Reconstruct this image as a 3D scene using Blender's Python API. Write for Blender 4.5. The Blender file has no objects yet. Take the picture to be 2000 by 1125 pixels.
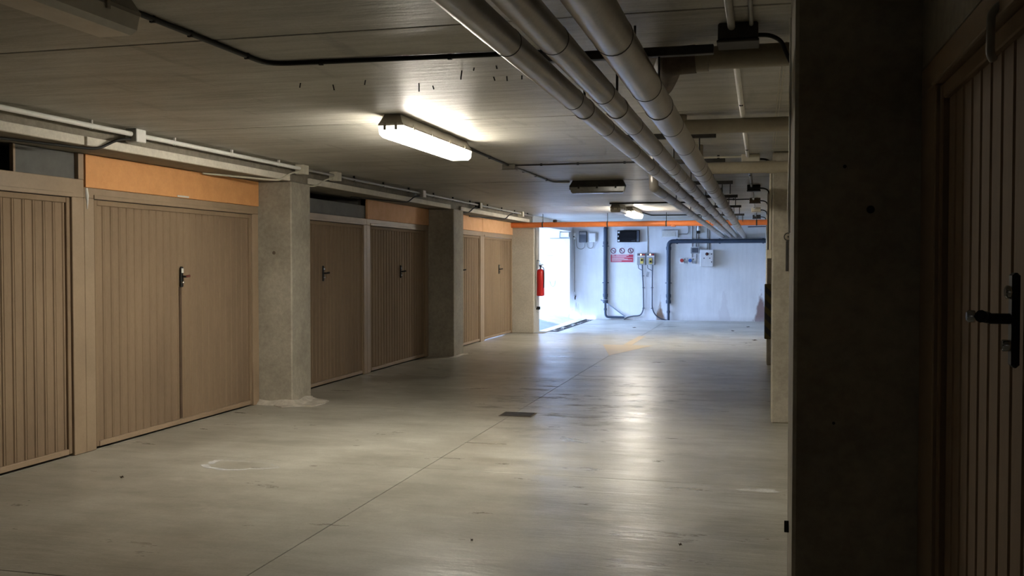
import bpy, bmesh, math, random
from mathutils import Vector, Matrix
random.seed(7)
SC = bpy.context.scene
COL = SC.collection

# ------------------------------------------------------------------ camera, sky, exposure
cam_d = bpy.data.cameras.new('camera')
cam_d.sensor_width = 36.0
cam_d.lens = 36.0 * 1900.0 / 2000.0
cam_d.clip_start = 0.03
cam_d.clip_end = 200
cam = bpy.data.objects.new('camera', cam_d)
COL.objects.link(cam)
cam.location = (0, 0, 1.55)
cam.rotation_euler = (math.radians(90 - 1.4773), 0, math.radians(14.3717))
SC.camera = cam

world = bpy.data.worlds.new('sky')
SC.world = world
world.use_nodes = True
wn = world.node_tree
bg = wn.nodes['Background']
bg.inputs['Color'].default_value = (0.40, 0.58, 1.0, 1)     # even, overcast-blue daylight
SKY = 63.0
bg.inputs['Strength'].default_value = SKY
# daylight portal in the open ramp mouth: only guides sampling of the sky
pl = bpy.data.lights.new('sky_portal', 'AREA')
pl.shape = 'RECTANGLE'; pl.size = 8.5; pl.size_y = 6.0
pl.cycles.is_portal = True
po = bpy.data.objects.new('sky_portal', pl)
COL.objects.link(po)
po.location = (-11.9, 23.7, 3.95)

LAMP = 82.0
SC.view_settings.view_transform = 'Standard'
SC.view_settings.look = 'None'
SC.view_settings.gamma = 1.0
SC.view_settings.use_curve_mapping = False
SC.view_settings.exposure = 0.16

# ------------------------------------------------------------------ materials
MATS = {}
def new_mat(name):
    m = bpy.data.materials.new(name); m.use_nodes = True
    nt = m.node_tree
    return m, nt, nt.nodes['Principled BSDF']
def nd(nt, typ, **kw):
    n = nt.nodes.new(typ)
    for k, v in kw.items():
        setattr(n, k, v)
    return n
def pos_map(nt, scale=(1, 1, 1), space='world'):
    mp = nd(nt, 'ShaderNodeMapping')
    if space == 'world':
        g = nd(nt, 'ShaderNodeNewGeometry'); nt.links.new(g.outputs['Position'], mp.inputs['Vector'])
    else:
        g = nd(nt, 'ShaderNodeTexCoord'); nt.links.new(g.outputs['Object'], mp.inputs['Vector'])
    mp.inputs['Scale'].default_value = scale
    return mp.outputs['Vector']
def noise(nt, vec, scale, detail=4, rough=0.6):
    n = nd(nt, 'ShaderNodeTexNoise')
    n.inputs['Scale'].default_value = scale; n.inputs['Detail'].default_value = detail
    n.inputs['Roughness'].default_value = rough
    nt.links.new(vec, n.inputs['Vector'])
    return n.outputs['Fac']
def ramp(nt, fac, lo, hi, a=(0, 0, 0, 1), b=(1, 1, 1, 1)):
    r = nd(nt, 'ShaderNodeValToRGB')
    r.color_ramp.elements[0].position = lo; r.color_ramp.elements[1].position = hi
    r.color_ramp.elements[0].color = a; r.color_ramp.elements[1].color = b
    nt.links.new(fac, r.inputs['Fac'])
    return r.outputs['Color']
def mix(nt, fac, a, b, mode='MIX'):
    m = nd(nt, 'ShaderNodeMix', data_type='RGBA', blend_type=mode)
    if isinstance(fac, (int, float)): m.inputs[0].default_value = fac
    else: nt.links.new(fac, m.inputs[0])
    for s, v in ((6, a), (7, b)):
        if isinstance(v, tuple): m.inputs[s].default_value = v if len(v) == 4 else (*v, 1)
        else: nt.links.new(v, m.inputs[s])
    return m.outputs[2]
def math_n(nt, op, a, b=None, c=None):
    m = nd(nt, 'ShaderNodeMath', operation=op)
    for i, v in enumerate((a, b, c)):
        if v is None: continue
        if isinstance(v, (int, float)): m.inputs[i].default_value = v
        else: nt.links.new(v, m.inputs[i])
    return m.outputs[0]
def bump(nt, p, height, strength, dist=0.01):
    b = nd(nt, 'ShaderNodeBump')
    b.inputs['Strength'].default_value = strength; b.inputs['Distance'].default_value = dist
    nt.links.new(height, b.inputs['Height'])
    nt.links.new(b.outputs['Normal'], p.inputs['Normal'])

def surf(name, c1, c2=None, scale=3.0, rough=0.6, metal=0.0, spec=0.5, bmp=0.0, stretch=(1, 1, 1), lo=0.35, hi=0.65, speck=0.0, fine=45.0, space='world'):
    m, nt, p = new_mat(name)
    c2 = c2 or tuple(x * 0.82 for x in c1)
    v = pos_map(nt, stretch, space)
    f = noise(nt, v, scale, 6, 0.65)
    col = ramp(nt, f, lo, hi, (*c2, 1), (*c1, 1))
    if speck:
        f2 = noise(nt, v, fine, 3, 0.7)
        col = mix(nt, speck, col, ramp(nt, f2, 0.35, 0.62, (0.25, 0.24, 0.22, 1), (1, 1, 1, 1)), 'MULTIPLY')
    nt.links.new(col, p.inputs['Base Color'])
    p.inputs['Roughness'].default_value = rough
    p.inputs['Metallic'].default_value = metal
    p.inputs['Specular IOR Level'].default_value = spec
    if bmp:
        bump(nt, p, noise(nt, v, fine * 0.6, 4, 0.6), bmp, 0.01)
    MATS[name] = m
    return m

def emit(name, col, strength):
    m, nt, p = new_mat(name)
    p.inputs['Base Color'].default_value = (*col, 1)
    p.inputs['Emission Color'].default_value = (*col, 1)
    p.inputs['Emission Strength'].default_value = strength
    p.inputs['Roughness'].default_value = 0.5
    MATS[name] = m
    return m

surf('concrete', (0.47, 0.43, 0.35), (0.32, 0.29, 0.235), 1.8, 0.8, bmp=0.3, speck=0.22, fine=22)
surf('concrete_pale', (0.60, 0.56, 0.48), (0.48, 0.44, 0.37), 1.6, 0.8, bmp=0.3, speck=0.2)
surf('concrete_dark', (0.105, 0.098, 0.088), (0.07, 0.065, 0.058), 2.5, 0.85, bmp=0.35, speck=0.3)
surf('concrete_shade_dirt', (0.30, 0.265, 0.205), (0.21, 0.185, 0.145), 3.0, 0.8, bmp=0.3, speck=0.25, fine=22)  # darker concrete copy: conduit shadow and dirt put into the beam colour
surf('plaster_lump', (0.62, 0.58, 0.50), (0.42, 0.38, 0.32), 9.0, 0.85, bmp=0.6)
surf('fascia_white', (0.80, 0.75, 0.64), (0.66, 0.61, 0.52), 5.0, 0.7, bmp=0.15, speck=0.15)
surf('door_beige', (0.32, 0.232, 0.150), (0.25, 0.18, 0.118), 1.3, 0.75, spec=0.12, bmp=0.05, stretch=(1, 1, 0.5), speck=0.10)
surf('door_rib', (0.315, 0.228, 0.150), (0.235, 0.168, 0.113), 1.1, 0.75, spec=0.12, bmp=0.05, stretch=(1, 1, 0.35), speck=0.10)
surf('door_frame', (0.385, 0.283, 0.187), (0.32, 0.235, 0.155), 2.0, 0.5, bmp=0.05, speck=0.08)
surf('orange_panel', (0.80, 0.40, 0.155), (0.73, 0.35, 0.13), 6.0, 0.75, bmp=0.1, speck=0.06)
surf('orange_pale', (0.82, 0.47, 0.25), (0.74, 0.40, 0.19), 6.0, 0.75, bmp=0.1, speck=0.06)
surf('grey_board', (0.135, 0.135, 0.125), (0.10, 0.10, 0.093), 4.0, 0.7)
surf('interior_dark', (0.16, 0.15, 0.14), (0.12, 0.11, 0.10), 3.0, 0.9)
surf('pvc_white', (0.86, 0.85, 0.81), (0.78, 0.77, 0.73), 8.0, 0.45)
surf('pvc_cream', (0.66, 0.62, 0.50), (0.55, 0.51, 0.41), 8.0, 0.5)
surf('pvc_grey', (0.36, 0.35, 0.32), (0.28, 0.27, 0.25), 8.0, 0.45)
surf('black_plastic', (0.014, 0.0135, 0.013), (0.010, 0.0095, 0.0095), 8.0, 0.5, spec=0.3)
surf('black_matte', (0.012, 0.012, 0.013), None, 8.0, 0.9, spec=0.08)
surf('dark_iron', (0.055, 0.05, 0.046), (0.03, 0.028, 0.026), 12.0, 0.55, metal=0.3)
surf('pipe_jacket', (0.44, 0.42, 0.395), (0.36, 0.335, 0.31), 2.5, 0.33, metal=0.5, bmp=0.05, speck=0.12)
surf('pipe_band', (0.05, 0.047, 0.045), None, 9.0, 0.5)
surf('drain_beige', (0.33, 0.29, 0.215), (0.26, 0.225, 0.165), 2.5, 0.42, speck=0.1)
surf('drain_rust', (0.17, 0.125, 0.085), (0.10, 0.075, 0.055), 9.0, 0.6, speck=0.3)
surf('orange_pipe', (0.70, 0.20, 0.055), (0.58, 0.15, 0.04), 4.0, 0.45)
surf('blue_pipe', (0.05, 0.068, 0.10), (0.037, 0.05, 0.075), 4.0, 0.5, spec=0.25)
surf('steel_blue', (0.26, 0.30, 0.36), (0.2, 0.23, 0.28), 5.0, 0.45)
surf('box_grey', (0.29, 0.29, 0.29), (0.25, 0.25, 0.25), 6.0, 0.5)
surf('box_darkgrey', (0.065, 0.075, 0.095), (0.055, 0.063, 0.08), 6.0, 0.45)
surf('box_white', (0.74, 0.74, 0.73), (0.66, 0.66, 0.65), 6.0, 0.5)
surf('red_paint', (0.55, 0.02, 0.02), (0.46, 0.015, 0.015), 4.0, 0.32)
surf('red_plastic', (0.42, 0.03, 0.03), None, 8.0, 0.4)
surf('blue_plastic', (0.02, 0.09, 0.30), None, 8.0, 0.4)
surf('yellow_plastic', (0.60, 0.46, 0.10), None, 8.0, 0.45)
surf('sign_red', (0.50, 0.03, 0.07), (0.45, 0.025, 0.06), 9.0, 0.45)
surf('sign_ring', (0.17, 0.02, 0.06), None, 9.0, 0.45)
surf('sign_white', (0.75, 0.75, 0.75), None, 9.0, 0.5)
surf('sign_ink', (0.06, 0.02, 0.05), None, 9.0, 0.5)
surf('handle_red', (0.16, 0.035, 0.022), None, 9.0, 0.4)
surf('paper', (0.75, 0.74, 0.70), None, 9.0, 0.7)
surf('dark_rust', (0.12, 0.075, 0.045), (0.08, 0.05, 0.03), 6.0, 0.6)
surf('chrome', (0.7, 0.7, 0.7), (0.6, 0.6, 0.6), 9.0, 0.15, metal=1.0)
surf('lens_off', (0.66, 0.63, 0.56), (0.56, 0.53, 0.47), 7.0, 0.3)
surf('lens_clear', (0.36, 0.36, 0.34), (0.24, 0.24, 0.23), 7.0, 0.15)
surf('lamp_body', (0.33, 0.30, 0.25), (0.26, 0.235, 0.195), 6.0, 0.5)
surf('brick_kerb', (0.62, 0.62, 0.61), (0.46, 0.46, 0.45), 5.0, 0.8, bmp=0.4, speck=0.3)
surf('asphalt', (0.27, 0.30, 0.31), (0.20, 0.23, 0.24), 1.2, 0.7, bmp=0.3, speck=0.25)
surf('paint_yellow', (0.52, 0.40, 0.22), (0.46, 0.38, 0.26), 3.0, 0.4, lo=0.3, hi=0.6)
surf('leaf_dark', (0.06, 0.045, 0.03), None, 20.0, 0.8)
surf('leaf_pale', (0.70, 0.70, 0.68), None, 20.0, 0.8)
emit('lamp_glow', (1.0, 0.93, 0.80), LAMP)
emit('lamp_weak', (1.0, 0.93, 0.80), LAMP * 0.06)  # emission of the added fill light behind the camera
emit('lamp_weak_side', (1.0, 0.93, 0.80), LAMP * 0.08)
emit('lamp_glow_side', (1.0, 0.93, 0.80), LAMP * 0.8)
emit('lamp_far', (1.0, 0.92, 0.78), LAMP * 1.4)
emit('lamp_far_side', (1.0, 0.92, 0.78), LAMP * 1.5)
emit('lamp_end', (1.0, 0.93, 0.80), LAMP * 0.07)
emit('pilot_glow', (1.0, 0.55, 0.30), 5.0)

def make_floor_mat():
    m, nt, p = new_mat('floor_concrete')
    v = pos_map(nt)
    vs = pos_map(nt, (0.55, 1.6, 1))
    big = noise(nt, v, 0.75, 8, 0.68)
    col = ramp(nt, big, 0.40, 0.60, (0.33, 0.318, 0.27, 1), (0.48, 0.468, 0.41, 1))
    med = noise(nt, vs, 2.4, 6, 0.7)
    col = mix(nt, 0.8, col, ramp(nt, med, 0.3, 0.62, (0.68, 0.66, 0.63, 1), (1.0, 1.0, 1.0, 1)), 'MULTIPLY')
    fine = noise(nt, v, 60, 3, 0.7)
    col = mix(nt, 0.25, col, ramp(nt, fine, 0.33, 0.6, (0.55, 0.54, 0.5, 1), (1, 1, 1, 1)), 'MULTIPLY')
    # tyre and oil soiling in the middle of the aisle, with ragged edges
    sep = nd(nt, 'ShaderNodeSeparateXYZ'); nt.links.new(v, sep.inputs[0])
    st = noise(nt, pos_map(nt, (1.1, 2.6, 1)), 1.5, 8, 0.75)
    stain = ramp(nt, st, 0.52, 0.63)
    dy = math_n(nt, 'MULTIPLY', math_n(nt, 'SUBTRACT', sep.outputs['Y'], 11.2), 0.33)
    dx = math_n(nt, 'MULTIPLY', math_n(nt, 'SUBTRACT', sep.outputs['X'], -1.9), 0.62)
    d2 = math_n(nt, 'ADD', math_n(nt, 'POWER', math_n(nt, 'ABSOLUTE', dy), 2), math_n(nt, 'POWER', math_n(nt, 'ABSOLUTE', dx), 2))
    zone = math_n(nt, 'MAXIMUM', math_n(nt, 'SUBTRACT', 1.0, d2), 0.0)
    col = mix(nt, math_n(nt, 'MULTIPLY', stain, math_n(nt, 'MULTIPLY', zone, 1.0)), col, (0.10, 0.09, 0.075, 1))
    # pale lime marks
    lm = noise(nt, pos_map(nt, (0.9, 1.3, 1)), 0.9, 8, 0.72)
    col = mix(nt, math_n(nt, 'MULTIPLY', ramp(nt, lm, 0.58, 0.68), 0.45), col, (0.60, 0.57, 0.50, 1))
    nt.links.new(col, p.inputs['Base Color'])
    rg = noise(nt, pos_map(nt, (0.7, 2.2, 1)), 1.6, 6, 0.7)
    rr = nd(nt, 'ShaderNodeMapRange')
    rr.inputs['From Min'].default_value = 0.3; rr.inputs['From Max'].default_value = 0.7
    rr.inputs['To Min'].default_value = 0.25; rr.inputs['To Max'].default_value = 0.41
    nt.links.new(rg, rr.inputs['Value'])
    nt.links.new(math_n(nt, 'ADD', rr.outputs['Result'], math_n(nt, 'MULTIPLY', math_n(nt, 'MULTIPLY', stain, zone), 0.25)), p.inputs['Roughness'])
    p.inputs['Specular IOR Level'].default_value = 0.55
    h = math_n(nt, 'ADD', noise(nt, pos_map(nt, (0.5, 2.2, 1)), 3.5, 5, 0.6), math_n(nt, 'MULTIPLY', fine, 0.05))
    h = math_n(nt, 'ADD', h, math_n(nt, 'MULTIPLY', noise(nt, pos_map(nt, (1.5, 5.0, 1)), 3.2, 6, 0.65), 0.45))
    bump(nt, p, h, 0.30, 0.02)
    MATS['floor_concrete'] = m
make_floor_mat()

def make_ceiling_mat():
    m, nt, p = new_mat('ceiling_concrete')
    v = pos_map(nt)
    vs = pos_map(nt, (0.45, 3.0, 1))
    col = ramp(nt, noise(nt, v, 0.8, 5, 0.6), 0.33, 0.66, (0.40, 0.385, 0.335, 1), (0.57, 0.55, 0.495, 1))
    col = mix(nt, 0.75, col, ramp(nt, noise(nt, vs, 3.0, 7, 0.7), 0.3, 0.62, (0.55, 0.53, 0.49, 1), (1, 1, 1, 1)), 'MULTIPLY')
    fine = noise(nt, v, 70, 2, 0.7)
    col = mix(nt, 0.2, col, ramp(nt, fine, 0.33, 0.6, (0.5, 0.49, 0.46, 1), (1, 1, 1, 1)), 'MULTIPLY')
    # form-board smudges running down the aisle
    sm = noise(nt, pos_map(nt, (4.0, 0.6, 1)), 1.2, 5, 0.6)
    col = mix(nt, math_n(nt, 'MULTIPLY', ramp(nt, sm, 0.60, 0.68), 0.35), col, (0.15, 0.13, 0.11, 1))
    nt.links.new(col, p.inputs['Base Color'])
    p.inputs['Roughness'].default_value = 0.46
    h = math_n(nt, 'ADD', noise(nt, vs, 5.0, 6, 0.65), math_n(nt, 'MULTIPLY', fine, 0.06))
    bump(nt, p, h, 0.55, 0.015)
    MATS['ceiling_concrete'] = m
make_ceiling_mat()

def make_wall_mat():
    m, nt, p = new_mat('white_plaster')
    v = pos_map(nt)
    sep = nd(nt, 'ShaderNodeSeparateXYZ'); nt.links.new(v, sep.inputs[0])
    X, Z = sep.outputs['X'], sep.outputs['Z']
    col = ramp(nt, noise(nt, v, 1.1, 5, 0.6), 0.3, 0.7, (0.66, 0.66, 0.66, 1), (0.78, 0.78, 0.77, 1))
    drip = noise(nt, pos_map(nt, (2.2, 1, 0.25)), 2.0, 6, 0.7)
    col = mix(nt, 0.35, col, ramp(nt, drip, 0.3, 0.55, (0.72, 0.71, 0.70, 1), (1, 1, 1, 1)), 'MULTIPLY')
    nz = noise(nt, pos_map(nt, (5, 1, 1.6)), 2.5, 6, 0.7)
    def stain(x0, w, h, c, k):
        # tapering rust run: narrow at the top, broad at the floor, ragged by noise
        wz = math_n(nt, 'MULTIPLY', math_n(nt, 'MAXIMUM', math_n(nt, 'SUBTRACT', 1.0, math_n(nt, 'DIVIDE', Z, h)), 0.0), w)
        ax = math_n(nt, 'ABSOLUTE', math_n(nt, 'SUBTRACT', X, x0))
        t = math_n(nt, 'SUBTRACT', wz, ax)
        t = math_n(nt, 'ADD', t, math_n(nt, 'MULTIPLY', math_n(nt, 'SUBTRACT', nz, 0.55), w * 1.3))
        f = math_n(nt, 'MINIMUM', math_n(nt, 'MAXIMUM', math_n(nt, 'MULTIPLY', t, 12.0), 0.0), k)
        inz = math_n(nt, 'LESS_THAN', Z, h)
        return math_n(nt, 'MULTIPLY', f, inz), c
    for args in ((-2.64, 0.17, 0.75, (0.20, 0.105, 0.045), 0.92), (0.0, 0.24, 1.0, (0.17, 0.075, 0.06), 0.85), (-0.95, 0.2, 1.0, (0.5, 0.47, 0.47), 0.35), (-4.95, 0.22, 0.6, (0.30, 0.28, 0.30), 0.6)):
        f, c = stain(*args)
        col = mix(nt, f, col, (*c, 1))
    # splash line along the floor
    low = math_n(nt, 'MULTIPLY', math_n(nt, 'MAXIMUM', math_n(nt, 'SUBTRACT', 1.0, math_n(nt, 'MULTIPLY', Z, 7.0)), 0.0), math_n(nt, 'MULTIPLY', nz, 0.7))
    col = mix(nt, low, col, (0.40, 0.38, 0.38, 1))
    nt.links.new(col, p.inputs['Base Color'])
    p.inputs['Roughness'].default_value = 0.75
    bump(nt, p, noise(nt, v, 12, 5, 0.6), 0.25, 0.01)
    MATS['white_plaster'] = m
make_wall_mat()

def make_stripe_mat():
    m, nt, p = new_mat('hazard_stripes')
    v = pos_map(nt)
    sep = nd(nt, 'ShaderNodeSeparateXYZ'); nt.links.new(v, sep.inputs[0])
    s = math_n(nt, 'ADD', math_n(nt, 'ADD', sep.outputs['Z'], math_n(nt, 'MULTIPLY', sep.outputs['X'], 1.0)), math_n(nt, 'MULTIPLY', sep.outputs['Y'], -1.0))
    fr = math_n(nt, 'FRACT', math_n(nt, 'MULTIPLY', s, 5.0))
    f = math_n(nt, 'GREATER_THAN', fr, 0.5)
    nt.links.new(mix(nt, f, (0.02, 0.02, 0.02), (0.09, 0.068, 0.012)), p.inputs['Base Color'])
    p.inputs['Roughness'].default_value = 0.6
    MATS['hazard_stripes'] = m
make_stripe_mat()

# ------------------------------------------------------------------ mesh helpers
class MB:
    """collects geometry in world coordinates"""
    def __init__(self):
        self.v = []; self.f = []; self.s = []
    def add(self, vs, fs, smooth=False):
        o = len(self.v)
        self.v += [tuple(p) for p in vs]
        for q in fs:
            self.f.append(tuple(i + o for i in q)); self.s.append(smooth)
        return self
    def box(self, x0, x1, y0, y1, z0, z1, bev=0.0, M=None):
        if x0 > x1: x0, x1 = x1, x0
        if y0 > y1: y0, y1 = y1, y0
        b = min(bev, (x1 - x0) * .45, (y1 - y0) * .45, (z1 - z0) * .45)
        if b <= 0:
            vs = [(x, y, z) for x in (x0, x1) for y in (y0, y1) for z in (z0, z1)]
            fs = [(0, 1, 3, 2), (4, 6, 7, 5), (0, 4, 5, 1), (2, 3, 7, 6), (0, 2, 6, 4), (1, 5, 7, 3)]
        else:
            c = [(x0, x1), (y0, y1), (z0, z1)]
            vs = []; idx = {}
            for i in (0, 1):
                for j in (0, 1):
                    for k in (0, 1):
                        s = (i, j, k)
                        base = [c[a][s[a]] for a in range(3)]
                        inn = [base[a] + (b if s[a] == 0 else -b) for a in range(3)]
                        for a in range(3):
                            q = inn[:]; q[a] = base[a]
                            idx[(s, a)] = len(vs); vs.append(tuple(q))
            fs = []
            for a in range(3):
                u, w = [q for q in range(3) if q != a]
                for s in (0, 1):
                    q = []
                    for (su, sw) in ((0, 0), (1, 0), (1, 1), (0, 1)):
                        t = [0, 0, 0]; t[a] = s; t[u] = su; t[w] = sw
                        q.append(idx[(tuple(t), a)])
                    fs.append(tuple(q))
                for su in (0, 1):
                    for sw in (0, 1):
                        t0 = [0, 0, 0]; t0[u] = su; t0[w] = sw; t1 = t0[:]; t1[a] = 1
                        fs.append((idx[(tuple(t0), u)], idx[(tuple(t0), w)], idx[(tuple(t1), w)], idx[(tuple(t1), u)]))
            for i in (0, 1):
                for j in (0, 1):
                    for k in (0, 1):
                        fs.append(tuple(idx[((i, j, k), a)] for a in range(3)))
        if M is not None: vs = [M @ Vector(p) for p in vs]
        return self.add(vs, fs)
    def prism(self, poly, y0, y1, axis='y'):
        """extrude a 2-D polygon; axis y: poly in (x,z); x: poly in (y,z); z: poly in (x,y)"""
        n = len(poly)
        def P(a, b, t):
            return {'y': (a, t, b), 'x': (t, a, b), 'z': (a, b, t)}[axis]
        vs = [P(a, b, y0) for a, b in poly] + [P(a, b, y1) for a, b in poly]
        fs = [tuple(range(n)), tuple(range(2 * n - 1, n - 1, -1))]
        fs += [(i, (i + 1) % n, n + (i + 1) % n, n + i) for i in range(n)]
        return self.add(vs, fs)
    def tube(self, pts, r, n=10, closed=False, caps=True):
        pts = [Vector(p) for p in pts]
        m = len(pts)
        rs = r if isinstance(r, (list, tuple)) else [r] * m
        tang = []
        for i in range(m):
            a = pts[i - 1] if (i > 0 or closed) else pts[i]
            b = pts[(i + 1) % m] if (i < m - 1 or closed) else pts[i]
            t = (b - a)
            tang.append(t.normalized() if t.length > 1e-9 else Vector((0, 0, 1)))
        up = Vector((0, 0, 1)) if abs(tang[0].z) < 0.9 else Vector((1, 0, 0))
        nrm = (up - tang[0] * up.dot(tang[0])).normalized()
        vs = []
        for i in range(m):
            if i: nrm = (nrm - tang[i] * nrm.dot(tang[i])).normalized()
            bi = tang[i].cross(nrm)
            for k in range(n):
                a = 2 * math.pi * k / n
                vs.append(pts[i] + (nrm * math.cos(a) + bi * math.sin(a)) * rs[i])
        fs = []
        for i in range(m - 1 if not closed else m):
            j = (i + 1) % m
            for k in range(n):
                k2 = (k + 1) % n
                fs.append((i * n + k, i * n + k2, j * n + k2, j * n + k))
        self.add(vs, fs, True)
        if caps and not closed:
            self.add(vs[:n], [tuple(range(n - 1, -1, -1))])
            self.add(vs[-n:], [tuple(range(n))])
        return self
    def lathe(self, prof, c, axis='z', n=20):
        """prof: list of (radius, t) along the axis from point c"""
        vs = []
        c = Vector(c)
        for r, t in prof:
            for k in range(n):
                a = 2 * math.pi * k / n
                u, w = r * math.cos(a), r * math.sin(a)
                vs.append(c + Vector({'z': (u, w, t), 'x': (t, u, w), 'y': (u, t, w)}[axis]))
        fs = []
        for i in range(len(prof) - 1):
            for k in range(n):
                k2 = (k + 1) % n
                fs.append((i * n + k, i * n + k2, (i + 1) * n + k2, (i + 1) * n + k))
        self.add(vs, fs, True)
        self.add(vs[:n], [tuple(range(n - 1, -1, -1))])
        self.add(vs[-n:], [tuple(range(n))])
        return self
    def disc(self, c, r, t, n=24):
        """thin disc facing -Y"""
        return self.lathe([(r, 0), (r, -t)], c, 'y', n)

def smooth_path(pts, rad=0.06, k=5):
    pts = [Vector(p) for p in pts]
    out = [pts[0]]
    for i in range(1, len(pts) - 1):
        a, b, c = pts[i - 1], pts[i], pts[i + 1]
        d = min(rad, (a - b).length * .48, (c - b).length * .48)
        p0 = b + (a - b).normalized() * d; p1 = b + (c - b).normalized() * d
        for j in range(k + 1):
            t = j / k
            out.append((1 - t) ** 2 * p0 + 2 * t * (1 - t) * b + t * t * p1)
    out.append(pts[-1])
    return out

def wpos(o):
    p = Vector((0, 0, 0))
    while o is not None:
        p += Vector(o.location); o = o.parent
    return p

def obj(name, mb, mat, parent=None, origin=None):
    """links the geometry as ONE mesh object; coordinates in mb are world coordinates"""
    off = wpos(parent) if parent is not None else Vector((0, 0, 0))
    if origin is not None: off = Vector(origin)
    me = bpy.data.meshes.new(name)
    me.from_pydata([tuple(Vector(p) - off) for p in mb.v], [], mb.f)
    me.polygons.foreach_set('use_smooth', mb.s)
    bm = bmesh.new(); bm.from_mesh(me)
    bmesh.ops.recalc_face_normals(bm, faces=bm.faces)
    bm.to_mesh(me); bm.free()
    me.materials.append(MATS[mat])
    o = bpy.data.objects.new(name, me)
    COL.objects.link(o)
    if parent is not None:
        o.parent = parent
        if origin is not None: o.location = off - wpos(parent)
    elif origin is not None:
        o.location = off
    return o
def tag(o, label, cat, group=None):
    o['label'] = label; o['category'] = cat
    if group: o['group'] = group
    return o
def thing(name, label, cat, loc=(0, 0, 0), group=None):
    o = bpy.data.objects.new(name, None)
    COL.objects.link(o); o.location = loc
    o.empty_display_size = 0.1
    return tag(o, label, cat, group)
def struct(name, mb, mat, label=None):
    o = obj(name, mb, mat); o['kind'] = 'structure'
    if label: o['label'] = label
    return o
def piece(src, name, parent, loc):
    c = bpy.data.objects.new(name, src.data)
    COL.objects.link(c); c.parent = parent; c.location = loc
    return c

CEIL = 2.62
YB = 26.5
XD = -5.34            # face of the garage doors on the far side of the aisle
XR = 0.50             # face of the garage door beside the camera

# ------------------------------------------------------------------ floor
g = 0.0025
fl = struct('floor', MB().box(-11, 1.2, -10, 20.9, -0.2, -0.006).box(-4.42, 1.2, 20.9, YB + .2, -0.2, -0.006), 'concrete_dark', 'grey polished concrete garage floor')
ys = [-10, -7.2, -4.4, -1.6, 1.25, 4.08, 6.92, 9.75, 12.6, 15.6, 18.3, 20.9]
for i in range(len(ys) - 1):
    for (a, b) in ((-11, XD), (XD, -2.46), (-2.46, 1.2)):
        obj('floor_slab', MB().box(a + g, b - g, ys[i] + g, ys[i + 1] - g, -0.0055, 0, 0.002), 'floor_concrete', fl)
for (a, b) in ((-4.42, -2.46), (-2.46, 1.2)):
    obj('floor_slab', MB().box(a + g, b - g, 20.9 + g, YB, -0.0055, 0, 0.002), 'floor_concrete', fl)
obj('floor_slab', MB().box(-5.6, -4.42 - g, 20.9 + g, 21.42, -0.0055, 0, 0.002), 'floor_concrete', fl)

def blob(cx, cy, rx, ry, z0, z1, seed, n=36):
    pts = []
    for k in range(n):
        a = 2 * math.pi * k / n
        w_ = 1 + .12 * math.sin(3 * a + seed) + .08 * math.sin(5 * a + 2.3 * seed) + .05 * math.sin(11 * a + seed)
        pts.append((cx + rx * w_ * math.cos(a), cy + ry * w_ * math.sin(a)))
    return MB().prism(pts, z0, z1, 'z')
pt_ = obj('repair_patch', blob(-3.88, 6.66, .30, .17, .0003, .0012, 1), 'brick_kerb', fl)
obj('patch_fill', blob(-3.86, 6.67, .26, .14, .0013, .0018, 1), 'floor_concrete', pt_)
obj('repair_patch', blob(.0, 6.80, .14, .05, .0003, .0012, 4), 'brick_kerb', fl)
obj('wall_apron', MB().box(-3.15, -1.85, 25.95, YB - .12, .0005, .006, .002), 'brick_kerb', fl)
# ------------------------------------------------------------------ ceiling
ce = struct('ceiling', MB().box(-11, 1.2, -10, 21.25, CEIL + .016, CEIL + .3).box(-7.6, 1.2, 21.25, YB + .2, CEIL + .016, CEIL + .3), 'concrete_dark', 'grey concrete ceiling of wide cast panels')  # second box includes an unseen ramp roof, extended to even out the daylight
cy = [-10, -7.0, -4.2, -1.4, 1.4, 4.2, 6.98, 9.6, 12.5, 15.38, 18.0, 20.9]
for i in range(len(cy) - 1):
    dz = random.uniform(-.003, .003)
    obj('ceiling_panel', MB().box(-11, 1.2, cy[i] + .008, cy[i + 1] - .008, CEIL + dz * .5, CEIL + .02, 0.003), 'ceiling_concrete', ce)
obj('ceiling_panel', MB().box(-7.6, 1.2, 20.908, 26.04, CEIL, CEIL + .02, 0.003), 'ceiling_concrete', ce)  # past the ramp beam: unseen cover added to hold back sky light
# old nails and wire ends left in the ceiling
for i, (x, y, l) in enumerate([(-2.25, 5.33, .05), (-1.98, 5.50, .09), (-1.93, 5.60, .04), (-1.62, 5.20, .09), (-1.53, 5.14, .03), (-1.40, 5.12, .03), (-1.50, 5.42, .04), (-1.42, 5.42, .05), (-1.33, 5.42, .04), (-1.25, 5.42, .03), (-2.66, 5.32, .05), (-2.5, 5.42, .06)]):
    n_ = obj('nail', MB().tube([(x, y, CEIL + .005), (x + random.uniform(-.01, .01), y + .005, CEIL - l * .55)], .004, 5), 'dark_iron', ce)

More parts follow.
